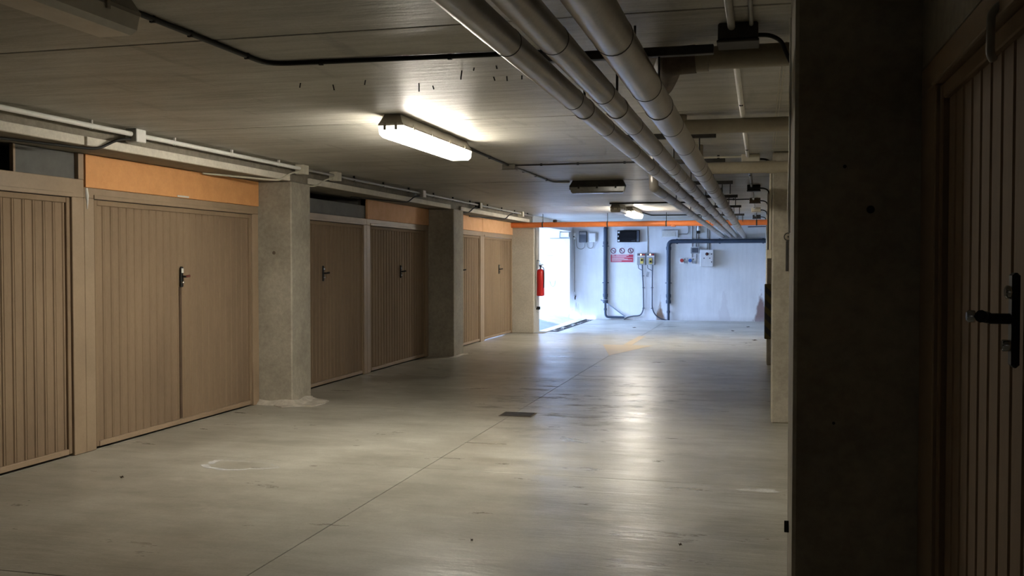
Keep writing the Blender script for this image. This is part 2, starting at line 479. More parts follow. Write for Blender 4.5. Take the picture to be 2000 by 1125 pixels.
# ------------------------------------------------------------------ walls
struct('wall_left', MB().box(-11.2, -11, -10, 21.25, 0, CEIL + .3), 'interior_dark', 'rear wall of the closed garages')
struct('wall_right', MB().box(.60, 1.2, -10, YB, -.01, CEIL), 'concrete', 'concrete wall behind the right-hand pillars')
struct('wall_front', MB().box(-11, 1.2, -10.2, -10, -.01, CEIL + .3), 'concrete', 'concrete wall at the near end of the aisle')
struct('wall_back', MB().box(-5.1, 1.2, YB, YB + .3, -.01, CEIL), 'white_plaster', 'white plastered end wall with rust stains')
struct('wall_ramp_far', MB().box(-16, -5.05, 26.05, 26.6, -.3, 3.9), 'white_plaster', 'bright white wall along the exit ramp')
struct('wall_ramp_near', MB().box(-16, -5.34, 21.25, 21.40, -.3, 3.6), 'white_plaster', 'white wall on the garage side of the ramp')
for i, y in enumerate((4.05, 9.86, 15.5)):
    w = struct('wall_partition', MB().box(-11, -5.55, y - .08, y + .08, 0, CEIL), 'interior_dark', 'partition wall between two garages')
for i, y in enumerate((6.81, 12.67, 18.47)):
    struct('wall_partition', MB().box(-11, -5.45, y - .05, y + .05, 0, CEIL), 'interior_dark', 'partition wall between two garages')

# ------------------------------------------------------------------ exit ramp
def ramp_z(x, s=0.24): return max(0.0, -s * (x + 4.9))
SL = 0.24
struct('ramp', MB().prism([(-4.86, -.3), (-4.86, -0.003), (-4.9, 0), (-9.5, SL * 4.6), (-16, SL * 4.6 + .9), (-16, -.3)], 21.4, 26.05), 'asphalt', 'grey asphalt exit ramp rising to the left')
struct('ramp_walkway', MB().prism([(-4.70, -.1), (-4.70, 0.012), (-4.9, 0.02), (-9.5, SL * 4.6 + .02), (-16, SL * 4.6 + .92), (-16, -.1)], 23.85, 26.049), 'brick_kerb', 'pale concrete walkway beside the ramp')
struct('ramp_kerb', MB().box(-4.87, -4.64, 20.9, 26.45, -.1, 0.014, .006), 'brick_kerb', 'pale concrete strip at the foot of the ramp')
# fascia beam over the foot of the ramp; the roof runs on past it
struct('trim_1', MB().box(-5.25, -5.0, 21.43, 26.049, 2.40, CEIL + .01, .01), 'white_plaster', 'white beam over the foot of the ramp')

# ------------------------------------------------------------------ ceiling beams along both sides
t2 = struct('trim_2', MB().box(-5.60, -4.975, -10, 21.25, 2.44, CEIL + .01, .008), 'concrete_shade_dirt', 'concrete beam above the left garage doors')
for a, b in ((-10, 3.4), (3.42, 6.32), (6.35, 9.62), (10.1, 15.24), (15.8, 18.9), (18.93, 20.84)):
    obj('fascia_board', MB().box(-4.975, -4.94, a, b, 2.438, 2.505, .004), 'fascia_white', t2)
struct('trim_3', MB().box(.30, .60, -10, YB, 2.45, CEIL + .01, .008), 'concrete', 'concrete beam above the right garage doors')

# ------------------------------------------------------------------ pillars
def pillar(x0, x1, y0, y1, ztop, label, mat='concrete'):
    p = thing('pillar', label, 'pillar', ((x0 + x1) / 2, (y0 + y1) / 2, 0), 'concrete pillars of the garage')
    obj('shaft', MB().box(x0, x1, y0, y1, 0, ztop, .012), mat, p)
    return p
def collar(p, x0, x1, y0, y1, h, sp, seed, name='mortar_collar'):
    rnd = random.Random(seed)
    ring = []
    N = 40
    cx, cy = (x0 + x1) / 2, (y0 + y1) / 2; hx, hy = (x1 - x0) / 2, (y1 - y0) / 2
    vs = []; 
    for lev, (e, z) in enumerate(((sp, 0.0), (sp * .8, h * .35), (sp * .35, h * .6), (.012, h), (-.02, h))):
        for k in range(N):
            a = 2 * math.pi * k / N
            ca, sa = math.cos(a), math.sin(a)
            m_ = max(abs(ca) , abs(sa))
            rr = 1 / m_
            wob = 1 + .35 * math.sin(3 * a + seed) + .2 * math.sin(7 * a + 2 * seed)
            ee = e * (wob if e > 0.02 else 1)
            vs.append((cx + ca * rr * hx + ca * ee, cy + sa * rr * hy + sa * ee, z * (1 + .2 * math.sin(5 * a)) if lev else 0))
    fs = []
    for l in range(4):
        for k in range(N):
            k2 = (k + 1) % N
            fs.append((l * N + k, l * N + k2, (l + 1) * N + k2, (l + 1) * N + k))
    return obj(name, MB().add(vs, fs, True), 'plaster_lump', p)
p1 = pillar(-5.56, -4.94, 9.64, 10.10, 2.44, 'grey concrete pillar beside the brightly lit garage door, crusty at the foot')
collar(p1, -5.5, -4.94, 9.64, 10.10, .05, .10, 3)
obj('mortar_spill', blob(-4.92, 9.83, .26, .34, .0005, .010, 2), 'plaster_lump', p1)
p2 = pillar(-5.56, -4.90, 15.26, 15.80, 2.44, 'concrete pillar in the middle of the left side, near face in deep shade')
collar(p2, -5.5, -4.90, 15.26, 15.80, .014, .07, 5)
p3 = pillar(-5.56, -4.85, 20.86, 21.42, 2.44, 'pale concrete pillar at the ramp carrying the fire extinguisher', 'concrete_pale')
pr1 = pillar(.105, .62, 3.37, 3.95, CEIL - .001, 'big dark concrete pillar closest to the camera')
# round tie holes in the face of the near pillar
for (x, z, r) in ((.344, 1.724, .013), (.263, 1.866, .006), (.235, 1.02, .005)):
    obj('tie_hole', MB().disc((x, 3.371, z), r, .003, 14), 'black_plastic', pr1)
obj('tie_hole', MB().disc((-5.15, 9.641, 1.66), .02, .003, 14), 'drain_rust', p1)
pr2 = pillar(.10, .62, 9.71, 10.25, CEIL - .001, 'beige concrete pillar behind the near one, ring hanging on it')
pr3 = pillar(.085, .62, 15.2, 15.75, CEIL - .001, 'concrete pillar with striped corner guard on the right side')
pr4 = pillar(.09, .62, 20.9, 21.4, CEIL - .001, 'last concrete pillar before the white end wall on the right')

# ------------------------------------------------------------------ garage doors
PITCH = 0.108
rib_mesh = {}
def garage_door(y0, y1, label, ja, jb, s=1, X=XD, transom='orange', ztop=2.08, hy=None, hz=1.42, sticker=True, header=None, frame=True):
    """leaf between y0..y1; s=+1 opens towards +X; ja, jb = outer edges of the frame posts"""
    d = thing('garage_door', label, 'garage door', (X, (y0 + y1) / 2, 0), 'garage doors along the aisle')
    def bx(a, b, ya, yb, za, zb, bev=.004):     # a,b = depth outwards from the plane X
        return MB().box(X + s * a, X + s * b, ya, yb, za, zb, bev)
    hz0, hz1 = header or (ztop, ztop + .085)
    obj('frame_post', bx(-.08, .005, ja, y0 - .012, 0, hz0), 'door_frame', d)
    obj('frame_post', bx(-.08, .005, y1 + .012, jb, 0, hz0), 'door_frame', d)
    hd = obj('frame_header', bx(-.08, .005, ja, jb, hz0, hz1), 'door_frame', d)
    obj('header_lip', bx(.005, .016, y0 - .02, y1 + .02, hz0 - .004, hz0 + .030, .003), 'door_frame', hd)
    obj('leaf', bx(-.050, -.030, y0, y1, .02, ztop - .008, .002), 'door_beige', d)
    for ya, yb in ((y0, y0 + .04), (y1 - .04, y1)):
        obj('side_stile', bx(-.030, -.006, ya, yb, .02, ztop - .008, .004), 'door_beige', d)
    obj('bottom_rail', bx(-.030, -.002, y0 + .041, y1 - .041, .018, .062, .004), 'door_frame', d)
    obj('top_rail', bx(-.030, -.008, y0 + .041, y1 - .041, ztop - .052, ztop - .008, .004), 'door_beige', d)
    n = int(round((y1 - y0 - .084) / PITCH)); pt = (y1 - y0 - .084) / n
    zb, zt = .063, ztop - .053
    if s not in rib_mesh:
        # shallow pressed rib: flat face with bevelled flanks
        rh = .013 if s > 0 else .0065
        prof = [(0.0, -PITCH * .492), (.0045, -PITCH * .465), (.0045, PITCH * .19), (rh, PITCH * .26), (rh, PITCH * .39), (0.0, PITCH * .47)]
        h = 2.08 - .116
        vs = [(a, b, 0) for a, b in prof] + [(a, b, h) for a, b in prof]
        m = len(prof)
        fs = [tuple(range(m)), tuple(range(2 * m - 1, m - 1, -1))] + [(i, (i + 1) % m, m + (i + 1) % m, m + i) for i in range(m)]
        rm = bpy.data.meshes.new('rib'); rm.from_pydata(vs, [], fs)
        bm = bmesh.new(); bm.from_mesh(rm); bmesh.ops.recalc_face_normals(bm, faces=bm.faces); bm.to_mesh(rm); bm.free()
        rm.materials.append(MATS['door_rib']); rib_mesh[s] = rm
    for i in range(n):
        o = bpy.data.objects.new('rib', rib_mesh[s]); COL.objects.link(o); o.parent = d
        o.location = (s * -.0298, y0 + .042 + pt * (i + .5) - (y0 + y1) / 2, zb)
        if s < 0: o.rotation_euler = (0, 0, math.pi)
    if transom in ('orange', 'pale'):
        obj('transom_panel', bx(-.02, .014, ja + .01, jb - .002, hz1 + .002, 2.436, .002), 'orange_panel' if transom == 'orange' else 'orange_pale', d)['label'] = 'orange painted panel above the door'
    elif transom == 'grey':
        obj('transom_panel', bx(-.04, -.02, ja, jb, hz1 - .004, 2.345, .002), 'grey_board', d)['label'] = 'dark grey board above the door'
    elif transom == 'half':
        obj('transom_panel', bx(-.05, -.03, y1 - .56, jb - .066, hz1 - .004, 2.436, .002), 'grey_board', d)['label'] = 'dark grey board above the door'
        obj('transom_strut', bx(-.055, -.02, y1 - .585, y1 - .562, hz1 - .004, 2.436, .002), 'door_frame', d)
        obj('frame_post', bx(-.06, .006, jb - .065, jb, hz1 + .001, 2.436, .002), 'door_frame', d)
    # handle
    if hy is not None:
        pl_ = obj('handle_plate', bx(-.012, .004, hy - .019, hy + .019, hz - .10, hz + .095, .006), 'black_plastic', d)
        st = MB().tube([(X + s * .002, hy, hz), (X + s * .045, hy, hz)], .011, 10)
        obj('handle_stem', st, 'black_plastic', pl_)
        lv = MB().tube(smooth_path([(X + s * .045, hy, hz + .002), (X + s * .055, hy + s * .004, hz + .004), (X + s * .064, hy + s * .028, hz + .006)], .02), [.012] * 6 + [.012, .013], 10)
        obj('lever', lv, 'handle_red' if sticker == 'paper' else 'black_plastic', pl_)
        if s < 0: obj('lever_tip', MB().lathe([(.013, 0), (.013, -.012), (.009, -.016)], (X - .070, hy + .004, hz + .004), 'x', 12), 'chrome', pl_)
        obj('lock_cylinder', MB().lathe([(.012, 0), (.012, .014 * s), (.009, .016 * s)], (X + s * .003, hy, hz - .055), 'x', 14), 'chrome', pl_)
        if sticker:
            obj('sticker', bx(.004, .0052, hy - .015, hy + .017, hz + .035, hz + .078, 0) if sticker == 'paper' else MB().lathe([(.014, 0), (.014, .008 * s), (.010, .011 * s)], (X + s * .003, hy, hz + .055), 'x', 14), 'paper' if sticker == 'paper' else 'chrome', pl_)
    return d
d1 = garage_door(4.30, 6.655, 'ribbed beige garage door cut by the left edge of the photo, open gap above', 4.12, 6.81, transom='half', header=(2.08, 2.225), hy=5.4)
d2 = garage_door(6.945, 9.50, 'large lit beige garage door under the broad orange panel, with white sticker and red handle', 6.812, 9.635, hy=8.19, sticker='paper')
d3 = garage_door(10.24, 12.545, 'dim brown garage door just behind the crusty pillar, grey board above', 10.102, 12.66, transom='grey', hy=11.28)
d4 = garage_door(12.80, 15.13, 'dim brown garage door left of the pillar in deep shade, orange strip above', 12.662, 15.255, hy=14.0, transom='pale')
d5 = garage_door(15.93, 18.33, 'partly hidden beige garage door behind the shaded pillar', 15.805, 18.46, transom='pale', hy=17.13)
d6 = garage_door(18.62, 20.79, 'beige garage door nearest the white ramp wall, under the orange pipe end', 18.462, 20.855, transom='pale', hy=19.76)
dr = garage_door(.62, 3.10, 'dark ribbed garage door at the right edge, close to the camera', .45, 3.365, s=-1, X=XR, transom=None, hy=2.19, hz=1.435)
obj('label_strip', MB().box(XD + .015, XD + .018, 8.10, 8.29, 2.172, 2.188), 'paper', d2)
# drop of white plaster run beside the orange panel
obj('plaster_run', MB().tube([(XD + .006, 6.835, 2.16), (XD + .008, 6.84, 2.10), (XD + .007, 6.845, 2.03), (XD + .005, 6.848, 1.99)], [.012, .016, .008, .004], 8), 'paper', d2)
# rust run and slot below the handle of the lit door
obj('centre_slot', MB().box(XD - .026, XD - .0165, 8.168, 8.205, .07, 1.32), 'dark_rust', d2)
# latch hook high on the right-hand door, and board above it
obj('latch', MB().tube(smooth_path([(XR - .01, 2.27, 2.10), (XR - .03, 2.27, 2.08), (XR - .03, 2.275, 1.995), (XR - .022, 2.285, 1.985)], .01), .009, 8), 'pvc_grey', dr)
obj('transom_panel', MB().box(XR - .004, XR + .06, .45, 3.36, 2.17, 2.448, .002), 'concrete', dr)

# ------------------------------------------------------------------ lamps
def lamp(xc, y0, y1, label, lit, across=False, zl=2.452, glow='lamp_glow'):
    """sealed batten light; y0..y1 its length (along X when across)"""
    a, b = y0, y1
    L = b - a
    def bx(u0, u1, v0, v1, z0, z1, bev):
        return MB().box(v0, v1, u0, u1, z0, z1, bev) if across else MB().box(u0, u1, v0, v1, z0, z1, bev)
    loc = ((a + b) / 2, xc, zl) if across else (xc, (a + b) / 2, zl)
    t = thing('ceiling_light', label, 'ceiling light', loc, 'sealed batten lights on the ceiling')
    w = .095 if not across else .065
    # body: tapered tray
    poly = [(-w * .62, CEIL - .001), (w * .62, CEIL - .001), (w * .93, 2.552), (w, 2.546), (w, 2.532), (-w, 2.532), (-w, 2.546), (-w * .93, 2.552)]
    vs = []; n = len(poly)
    for e, v in ((0, a), (1, b)):
        for (u, z) in poly:
            sh = .035 if z > 2.6 else 0
            vv = v + (sh if e == 0 else -sh)
            vs.append((vv, xc + u, z) if across else (xc + u, vv, z))
    fs = [tuple(range(n)), tuple(range(2 * n - 1, n - 1, -1))] + [(i, (i + 1) % n, n + (i + 1) % n, n + i) for i in range(n)]
    obj('body', MB().add(vs, fs), 'lamp_body' if not across else 'dark_iron', t)
    # diffuser: trough with drawn-in ends
    prof = [(-w * .97, 2.5315), (w * .97, 2.5315), (w * .93, zl + .022), (w * .74, zl), (-w * .74, zl), (-w * .93, zl + .022)]
    vs = []; n = len(prof)
    for e, v in ((0, a), (1, b)):
        for (u, z) in prof:
            sh = {0: .004}.get(0) + (.030 if z < zl + .01 else (.012 if z < zl + .04 else 0))
            vv = v + (sh if e == 0 else -sh)
            vs.append((vv, xc + u, z) if across else (xc + u, vv, z))
    fs = [tuple(range(n)), tuple(range(2 * n - 1, n - 1, -1))] + [(i, (i + 1) % n, n + (i + 1) % n, n + i) for i in range(n)]
    df = obj('diffuser', MB().add(vs, fs), glow if lit else ('lens_clear' if across else 'lens_off'), t)
    if lit:
        df.data.materials.append(MATS[glow + '_side'])
        for pg in df.data.polygons:      # the flanks sit closest to the tubes
            if abs(pg.normal.x) > .8: pg.material_index = 1
    if lit:      # frosted end caps over the tube sockets, much dimmer than the trough
        for e, v in ((0, a), (1, b)):
            sg = -1 if e == 0 else 1
            q = [(xc + u * 1.01, v + sg * (.003 - (.030 if z < zl + .01 else (.012 if z < zl + .04 else 0))), z) for (u, z) in prof]
            q2 = [(x_, y_ - sg * .05, z_ - .0015) for (x_, y_, z_) in q]
            obj('end_cap', MB().add(q + q2, [tuple(range(n)), tuple(range(2 * n - 1, n - 1, -1))] + [(i, (i + 1) % n, n + (i + 1) % n, n + i) for i in range(n)]), 'lamp_end', df)
    k = max(3, int(L / .35))
    for i in range(k):
        v = a + L * (i + .5) / k
        for sd in (-1, 1):
            obj('clip', bx(xc + sd * (w + .001), xc + sd * (w + .009), v - .012, v + .012, 2.512, 2.562, .002), 'lamp_body' if not across else 'dark_iron', t)
    for sd in (-.45, .45):
        if across: q = MB().box(a - .008, a - .001, xc + sd * w - .01, xc + sd * w + .01, 2.502, 2.558, .002)
        else: q = MB().box(xc + sd * w - .01, xc + sd * w + .01, a - .008, a - .001, 2.502, 2.558, .002)
        obj('clip', q, 'lamp_body' if not across else 'dark_iron', t)
    return t
lamp(-2.575, 6.55, 8.25, 'brightly lit long ceiling light in the middle of the photo', True)
lamp(-2.55, -6.6, -4.9, 'added weak fill light on the ceiling behind the viewpoint, unseen', True, glow='lamp_weak')  # added fill light: lifts the near pillar and the right-hand door
lamp(-2.50, 1.75, 3.42, 'unlit ceiling light at the top left edge of the photo', False)
lamp(-2.44, 18.42, 19.95, 'lit ceiling light far down the aisle, above the orange pipe', True, glow='lamp_far')
lamp(-2.53, 17.30, 18.20, 'short unlit dark light just in front of the far lit one', False)
lamp(12.52, -2.42, -1.70, 'short unlit black light mounted crosswise on the ceiling', False, across=True)

# ------------------------------------------------------------------ insulated pipes along the aisle
PZ = 2.255
def jacket_pipe(x, r, ya, label, start=None):
    t = thing('insulated_pipe', label, 'pipe', (x, 15, PZ), 'insulated pipes under the ceiling')
    if start is None:
        obj('jacket', MB().tube([(x, ya, PZ), (x, YB - .001, PZ)], r, 28), 'pipe_jacket', t)
        y = 3.02
    else:
        pts = smooth_path([(x, ya, CEIL - .001), (x, ya, PZ), (x, ya + .6, PZ)], .07, 7) + [Vector((x, YB - .001, PZ))]
        obj('jacket', MB().tube(pts, r, 24), 'pipe_jacket', t)
        obj('elbow_collar', MB().tube([(x, ya, PZ + .10), (x, ya, PZ + .17)], r * 1.06, 24), 'pvc_grey', t)
        y = ya + .9
    j = x * .3
    band = None
    while y < YB - .2:
        if band is None:
            pts = []
            me = MB().tube([(x, 15 - .003, PZ), (x, 15 + .003, PZ)], r + .0016, 28)
            band = obj('joint_band', me, 'pipe_band', t, origin=(x, 15, PZ)); band.location = (0, y - 15, 0)
        else:
            piece(band, 'joint_band', t, (0, y - 15, 0))
        y += 1.0 + .12 * math.sin(y * 3 + x * 9)
    return t
jacket_pipe(-.79, .0465, -9.9, 'left one of the three long grey insulated pipes')
jacket_pipe(-.64, .0495, -9.9, 'middle one of the three long grey insulated pipes')
jacket_pipe(-.451, .0625, -9.9, 'thickest grey insulated pipe, right one of the three')
jacket_pipe(-.985, .0455, 9.2, 'fourth grey pipe that drops from the ceiling by an elbow', start=True)

for i, y in enumerate((4.42, 7.36, 9.22, 11.72, 14.15, 16.72, 19.6)):
    t = thing('pipe_hanger', ['black pipe hanger beside the rusty elbow, nearest the viewer', 'black pipe hanger behind the brown crossing drain pipe', 'black pipe hanger just behind the pale crossing drain pipe', 'first black T-shaped pipe hanger past the pale drain pipe', 'second black T-shaped pipe hanger past the pale drain pipe', 'third black T-shaped pipe hanger past the pale drain pipe', 'black pipe hanger just before the orange pipe'][i], 'pipe hanger', (-.7, y, 2.5), 'hangers of the insulated pipes')
    obj('channel', MB().box(-1.06, -.33 if i else -.21, y - .022, y + .022, 2.475, 2.515, .003), 'dark_iron', t)
    for x in (-.90, -.56):
        obj('rod', MB().tube([(x, y, CEIL), (x, y, 2.515)], .006, 8), 'dark_iron', t)
    for x, r in ((-.79, .0465), (-.64, .0495), (-.451, .0625)):
        obj('drop_rod', MB().tube([(x, y, 2.475), (x, y, PZ + r)], .006, 8), 'dark_iron', t)
        obj('clamp', MB().tube([(x, y - .012, PZ), (x, y + .012, PZ)], r + .004, 20, caps=True), 'pipe_jacket', t)
    if y > 9.3:
        obj('drop_rod', MB().tube([(-.985, y, 2.475), (-.985, y, PZ + .0455)], .006, 8), 'dark_iron', t)
    if y > 9.3: obj('drop_rod', MB().tube([(-.36, y, 2.475), (-.36, y, 2.36)], .006, 8), 'dark_iron', t)

# ------------------------------------------------------------------ drain pipes crossing from the right
t = thing('drain_pipe', 'dark drain pipe with rusty elbow crossing at the top right', 'pipe', (-.2, 4.75, 2.53), 'drain pipes crossing to the right wall')
obj('pipe', MB().tube([(-.30, 4.75, 2.525), (.299, 4.75, 2.525)], .055, 24), 'drain_beige', t)
obj('socket', MB().tube([(-.33, 4.75, 2.525), (-.25, 4.75, 2.525)], .063, 24), 'drain_beige', t)
obj('elbow', MB().tube(smooth_path([(-.31, 4.75, 2.525), (-.43, 4.75, 2.52), (-.48, 5.0, 2.50), (-.54, 5.38, 2.52), (-.54, 5.45, CEIL)], .10), .068, 20), 'drain_rust', t)
t = thing('drain_pipe', 'brown drain pipe crossing between the two junction boxes', 'pipe', (-.2, 7.15, 2.52), 'drain pipes crossing to the right wall')
obj('pipe', MB().tube(smooth_path([(-.58, 7.15, CEIL), (-.58, 7.15, 2.53), (.299, 7.15, 2.53)], .08), .053, 24), 'drain_beige', t)
t = thing('drain_pipe', 'pale beige drain pipe crossing in front of the second right pillar', 'pipe', (-.2, 9.0, 2.4), 'drain pipes crossing to the right wall')
obj('pipe', MB().tube(smooth_path([(-.57, 9.0, CEIL), (-.57, 9.0, 2.405), (.598, 9.0, 2.405)], .08), .053, 24), 'drain_beige', t)
obj('socket', MB().tube([(.04, 9.0, 2.405), (.12, 9.0, 2.405)], .058, 24), 'drain_beige', t)
# ------------------------------------------------------------------ orange pipe
t = thing('orange_pipe', 'bright orange pipe across the aisle near the white end wall', 'pipe', (-2.5, 20.74, 2.38))
obj('pipe', MB().tube([(-5.325, 20.74, 2.378), (.299, 20.74, 2.386)], .058, 24), 'orange_pipe', t)
for x in (-4.62, -3.2, -1.95, -.1):
    obj('hanger_rod', MB().tube([(x, 20.74, CEIL), (x, 20.74, 2.43)], .006, 8), 'dark_iron', t)
    obj('hanger_ring', MB().tube([(x - .014, 20.74, 2.382), (x + .014, 20.74, 2.382)], .062, 24), 'dark_iron', t)
obj('coupling', MB().lathe([(.03, 0), (.045, .01), (.045, .05), (.03, .06)], (-4.35, 20.74, 2.43), 'z', 16), 'dark_iron', t)
obj('coupling', MB().lathe([(.05, 0), (.062, .02), (.062, .05), (.05, .07)], (-1.8, 20.74, 2.355 - .04), 'z', 16), 'orange_pipe', t)

# ------------------------------------------------------------------ conduits along the left beam
def conduit(name, label, pts, r, mat, rad=.06, group=None, cat='conduit', clips=None, clipmat='black_plastic'):
    o = thing(name, label, cat, tuple(pts[0]), group)
    obj('tube', MB().tube(smooth_path(pts, rad), r, 10), mat, o)
    for c in clips or []:
        x, y, z = c
        obj('clip', MB().box(x - .012, x + .012, y - .008, y + .008, z - r - .004, CEIL - .001, .002), clipmat, o)
    return o
ZC = 2.575; XC = -4.86
bys = [6.83, 9.74, 10.60, 13.59, 16.59, 19.74]
ends = [2.0] + bys + [20.8]
names = ['leading in from the left edge', 'over the broad orange panel', 'between the twin boxes on the crusty pillar', 'above the dim brown doors', 'passing the shaded pillar', 'above the far pair of doors', 'ending at the pale ramp pillar']
for i in range(7):
    a = ends[i] + (.062 if i else 0); b = ends[i + 1] - (.062 if i < 6 else 0)
    k = max(0, int((b - a) / .8))
    cl = [(XC, a + (b - a) * (j + .5) / k, ZC) for j in range(k)] if k else []
    conduit('conduit', 'pale conduit along the left beam, ' + names[i], [(XC, a, ZC), (XC, b, ZC)], .0195 if i < 2 else .016, 'pvc_white' if i < 2 else 'pvc_grey', group='conduits along the left beam', clips=cl, clipmat='pvc_white' if i < 2 else 'black_plastic')
bl = ['white junction box above the left end of the orange panel', 'cream junction box on top of the crusty pillar', 'cream junction box just past the crusty pillar', 'small grey junction box above the dim doors', 'dark junction box above the partly hidden door', 'pale junction box nearest the orange pipe']
for i, y in enumerate(bys):
    t = thing('junction_box', bl[i], 'junction box', (XC, y, ZC), 'junction boxes along the left beam')
    obj('box', MB().box(XC - .055, XC + .04, y - .06, y + .06, 2.515, CEIL - .001, .005), ['pvc_grey', 'pvc_cream', 'pvc_cream', 'pvc_grey', 'black_plastic', 'pvc_cream'][i], t)
    obj('lid', MB().box(XC + .0405, XC + .052, y - .062, y + .062, 2.513, CEIL - .003, .005), ['pvc_white', 'pvc_cream', 'pvc_cream', 'pvc_grey', 'pvc_cream', 'pvc_cream'][i], t)
cab = [(6.76, 'black', 'black cable curving under the beam towards the left edge door', -1, 1.1, 'black_plastic', .011),
       (9.66, 'grey', 'grey cable curving off the crusty pillar box to the orange panel', -1, .8, 'pvc_cream', .010),
       (10.52, 'thin', 'thin pale cable curving into the gap above the first dim door', -1, .42, 'pvc_cream', .008),
       (13.50, 'dim', 'dark cable drooping over the dim orange strip', -1, 1.1, 'black_plastic', .009),
       (16.50, 'bend', 'black cable bending around the top of the shaded pillar', -1, .6, 'black_plastic', .011),
       (19.0, 'far', 'dark cable drooping over the far orange panels', -1, 1.2, 'black_plastic', .010)]
for (y, _, lab, s, l, m_, r) in cab:
    pts = [(XC, y, 2.535), (XC - .03, y + s * .12, 2.515), (-4.925, y + s * .30, 2.425), (-4.96, y + s * .40, 2.418), (-5.15, y + s * (.4 + l * .5), 2.424), (-5.28, y + s * (.4 + l), 2.424)]
    tag(obj('cable', MB().tube(smooth_path(pts, .1), r, 8), m_), lab, 'cable', 'cables dropping from the left conduit')

# ------------------------------------------------------------------ conduits on the ceiling
cz = CEIL - .014
conduit('conduit', 'black conduit bending from the unlit light across to the insulated pipes', [(-2.56, 3.44, 2.57), (-2.56, 3.55, cz), (-2.55, 4.72, cz), (-.95, 4.80, cz)], .013, 'black_plastic', .12, 'conduits on the ceiling', clips=[(-2.56, 3.72, cz), (-2.555, 4.0, cz), (-2.55, 4.5, cz), (-2.25, 4.735, cz), (-1.55, 4.77, cz)])
conduit('conduit', 'thin conduit from the bright light to the small ceiling box', [(-2.6, 8.27, 2.57), (-2.61, 8.36, cz), (-2.66, 10.2, cz)], .012, 'dark_iron', .08, 'conduits on the ceiling', clips=[(-2.62, 8.7, cz), (-2.64, 9.4, cz)])
t = thing('junction_box', 'small grey box on the ceiling beyond the bright light', 'junction box', (-2.66, 10.29, 2.6), 'junction boxes on the ceiling')
obj('box', MB().box(-2.73, -2.59, 10.22, 10.36, 2.565, CEIL - .001, .005), 'pvc_grey', t)
obj('lid', MB().box(-2.735, -2.585, 10.215, 10.365, 2.557, 2.5645, .003), 'pvc_grey', t)
conduit('conduit', 'conduit from the small ceiling box to the crosswise black light', [(-2.66, 10.37, cz), (-2.65, 12.48, cz), (-2.43, 12.52, cz)], .012, 'pvc_grey', .1, 'conduits on the ceiling', clips=[(-2.66, 10.9, cz), (-2.655, 11.5, cz), (-2.65, 12.1, cz)])
conduit('conduit', 'thin dark conduit from the small ceiling box to the pipes', [(-2.585, 10.25, cz), (-1.0, 10.22, cz)], .009, 'dark_iron', .05, 'conduits on the ceiling', clips=[(-2.3, 10.245, cz), (-1.9, 10.24, cz), (-1.4, 10.23, cz)])
conduit('conduit', 'black conduit crossing the ceiling above the far lit light', [(-2.62, 17.22, cz), (-1.02, 17.22, cz)], .013, 'black_plastic', .05, 'conduits on the ceiling', clips=[(-2.2, 17.22, cz), (-1.5, 17.22, cz)])
conduit('conduit', 'dark conduit running on from the far lit light over the orange pipe', [(-2.44, 19.97, 2.57), (-2.43, 20.2, cz), (-2.38, 21.7, cz), (-.9, 21.75, cz)], .012, 'black_plastic', .08, 'conduits on the ceiling', clips=[(-2.0, 21.72, cz), (-1.4, 21.735, cz)])

# right-hand conduit run with boxes
rb = [4.54, 9.93, 13.8, 16.6, 19.5, 22.4]
rx = -.135
ends = [-2.0] + rb
rn = ['dark box at the top of the photo', 'cream box beside the second right pillar', 'black box behind the beige drain pipe', 'brown box further down the right run', 'small cream box near the orange pipe', 'last box over the orange pipe']
for i in range(6):
    a = ends[i] + (.09 if i else 0); b = ends[i + 1] - .085
    k = max(1, int((b - a) / 1.1))
    conduit('conduit', 'grey ceiling conduit leading up to the ' + rn[i], [(rx, a, cz - .006), (rx, b, cz - .006)], .0175, 'pvc_white' if i == 1 else 'pvc_grey', group='right-hand ceiling conduits', clips=[(rx, a + (b - a) * (j + .5) / k, cz - .006) for j in range(k)])
    y = rb[i]
    t = thing('junction_box', rn[i], 'junction box', (-.105, y, 2.57), 'junction boxes of the right-hand run')
    mt = ['dark_iron', 'pvc_cream', 'black_plastic', 'drain_rust', 'pvc_cream', 'dark_iron'][i]
    obj('box', MB().box(-.195, -.02, y - .08, y + .08, 2.545, CEIL - .001, .006), mt, t)
    obj('lid', MB().box(-.20, -.015, y - .085, y + .085, 2.532, 2.5445, .004), mt, t)
    pts = [(-.02, y, 2.575), (.03, y, 2.572), (.08, y + .02, 2.55), (.10, y + .03, 2.50), (.122, y + .04, 2.455)]
    tag(obj('cable', MB().tube(smooth_path(pts, .05), .010, 8), 'black_plastic'), 'black cable from the ' + rn[i], 'cable', 'cables to the right-hand pillars')
conduit('conduit', 'second thinner conduit beside the right run at the top edge', [(-.055, -2, cz), (-.05, 4.455, cz)], .010, 'pvc_grey', group='right-hand ceiling conduits')
conduit('conduit', 'cream conduit from the cream box left to the insulated pipes', [(-.20, 9.9, cz - .006), (-.62, 9.9, cz - .006)], .011, 'pvc_cream', group='right-hand ceiling conduits', clips=[(-.42, 9.9, cz - .006)])
conduit('conduit', 'black conduit from the brown box left to the insulated pipes', [(-.20, 16.55, cz - .006), (-.62, 16.55, cz - .006)], .010, 'black_plastic', group='right-hand ceiling conduits', clips=[(-.45, 16.55, cz - .006)])
for k, dx in enumerate((0, .018)):
    pts = [(.112 - dx, 4.9 + .9 * j, CEIL - .006 - .006 * abs(math.sin(j * 1.9 + k))) for j in range(0, 6)]
    tag(obj('wire', MB().tube(pts, .003, 6), 'pvc_cream'), ['outer', 'inner'][k] + ' pale wire strung along the right beam', 'wire', 'twin wires along the right beam')

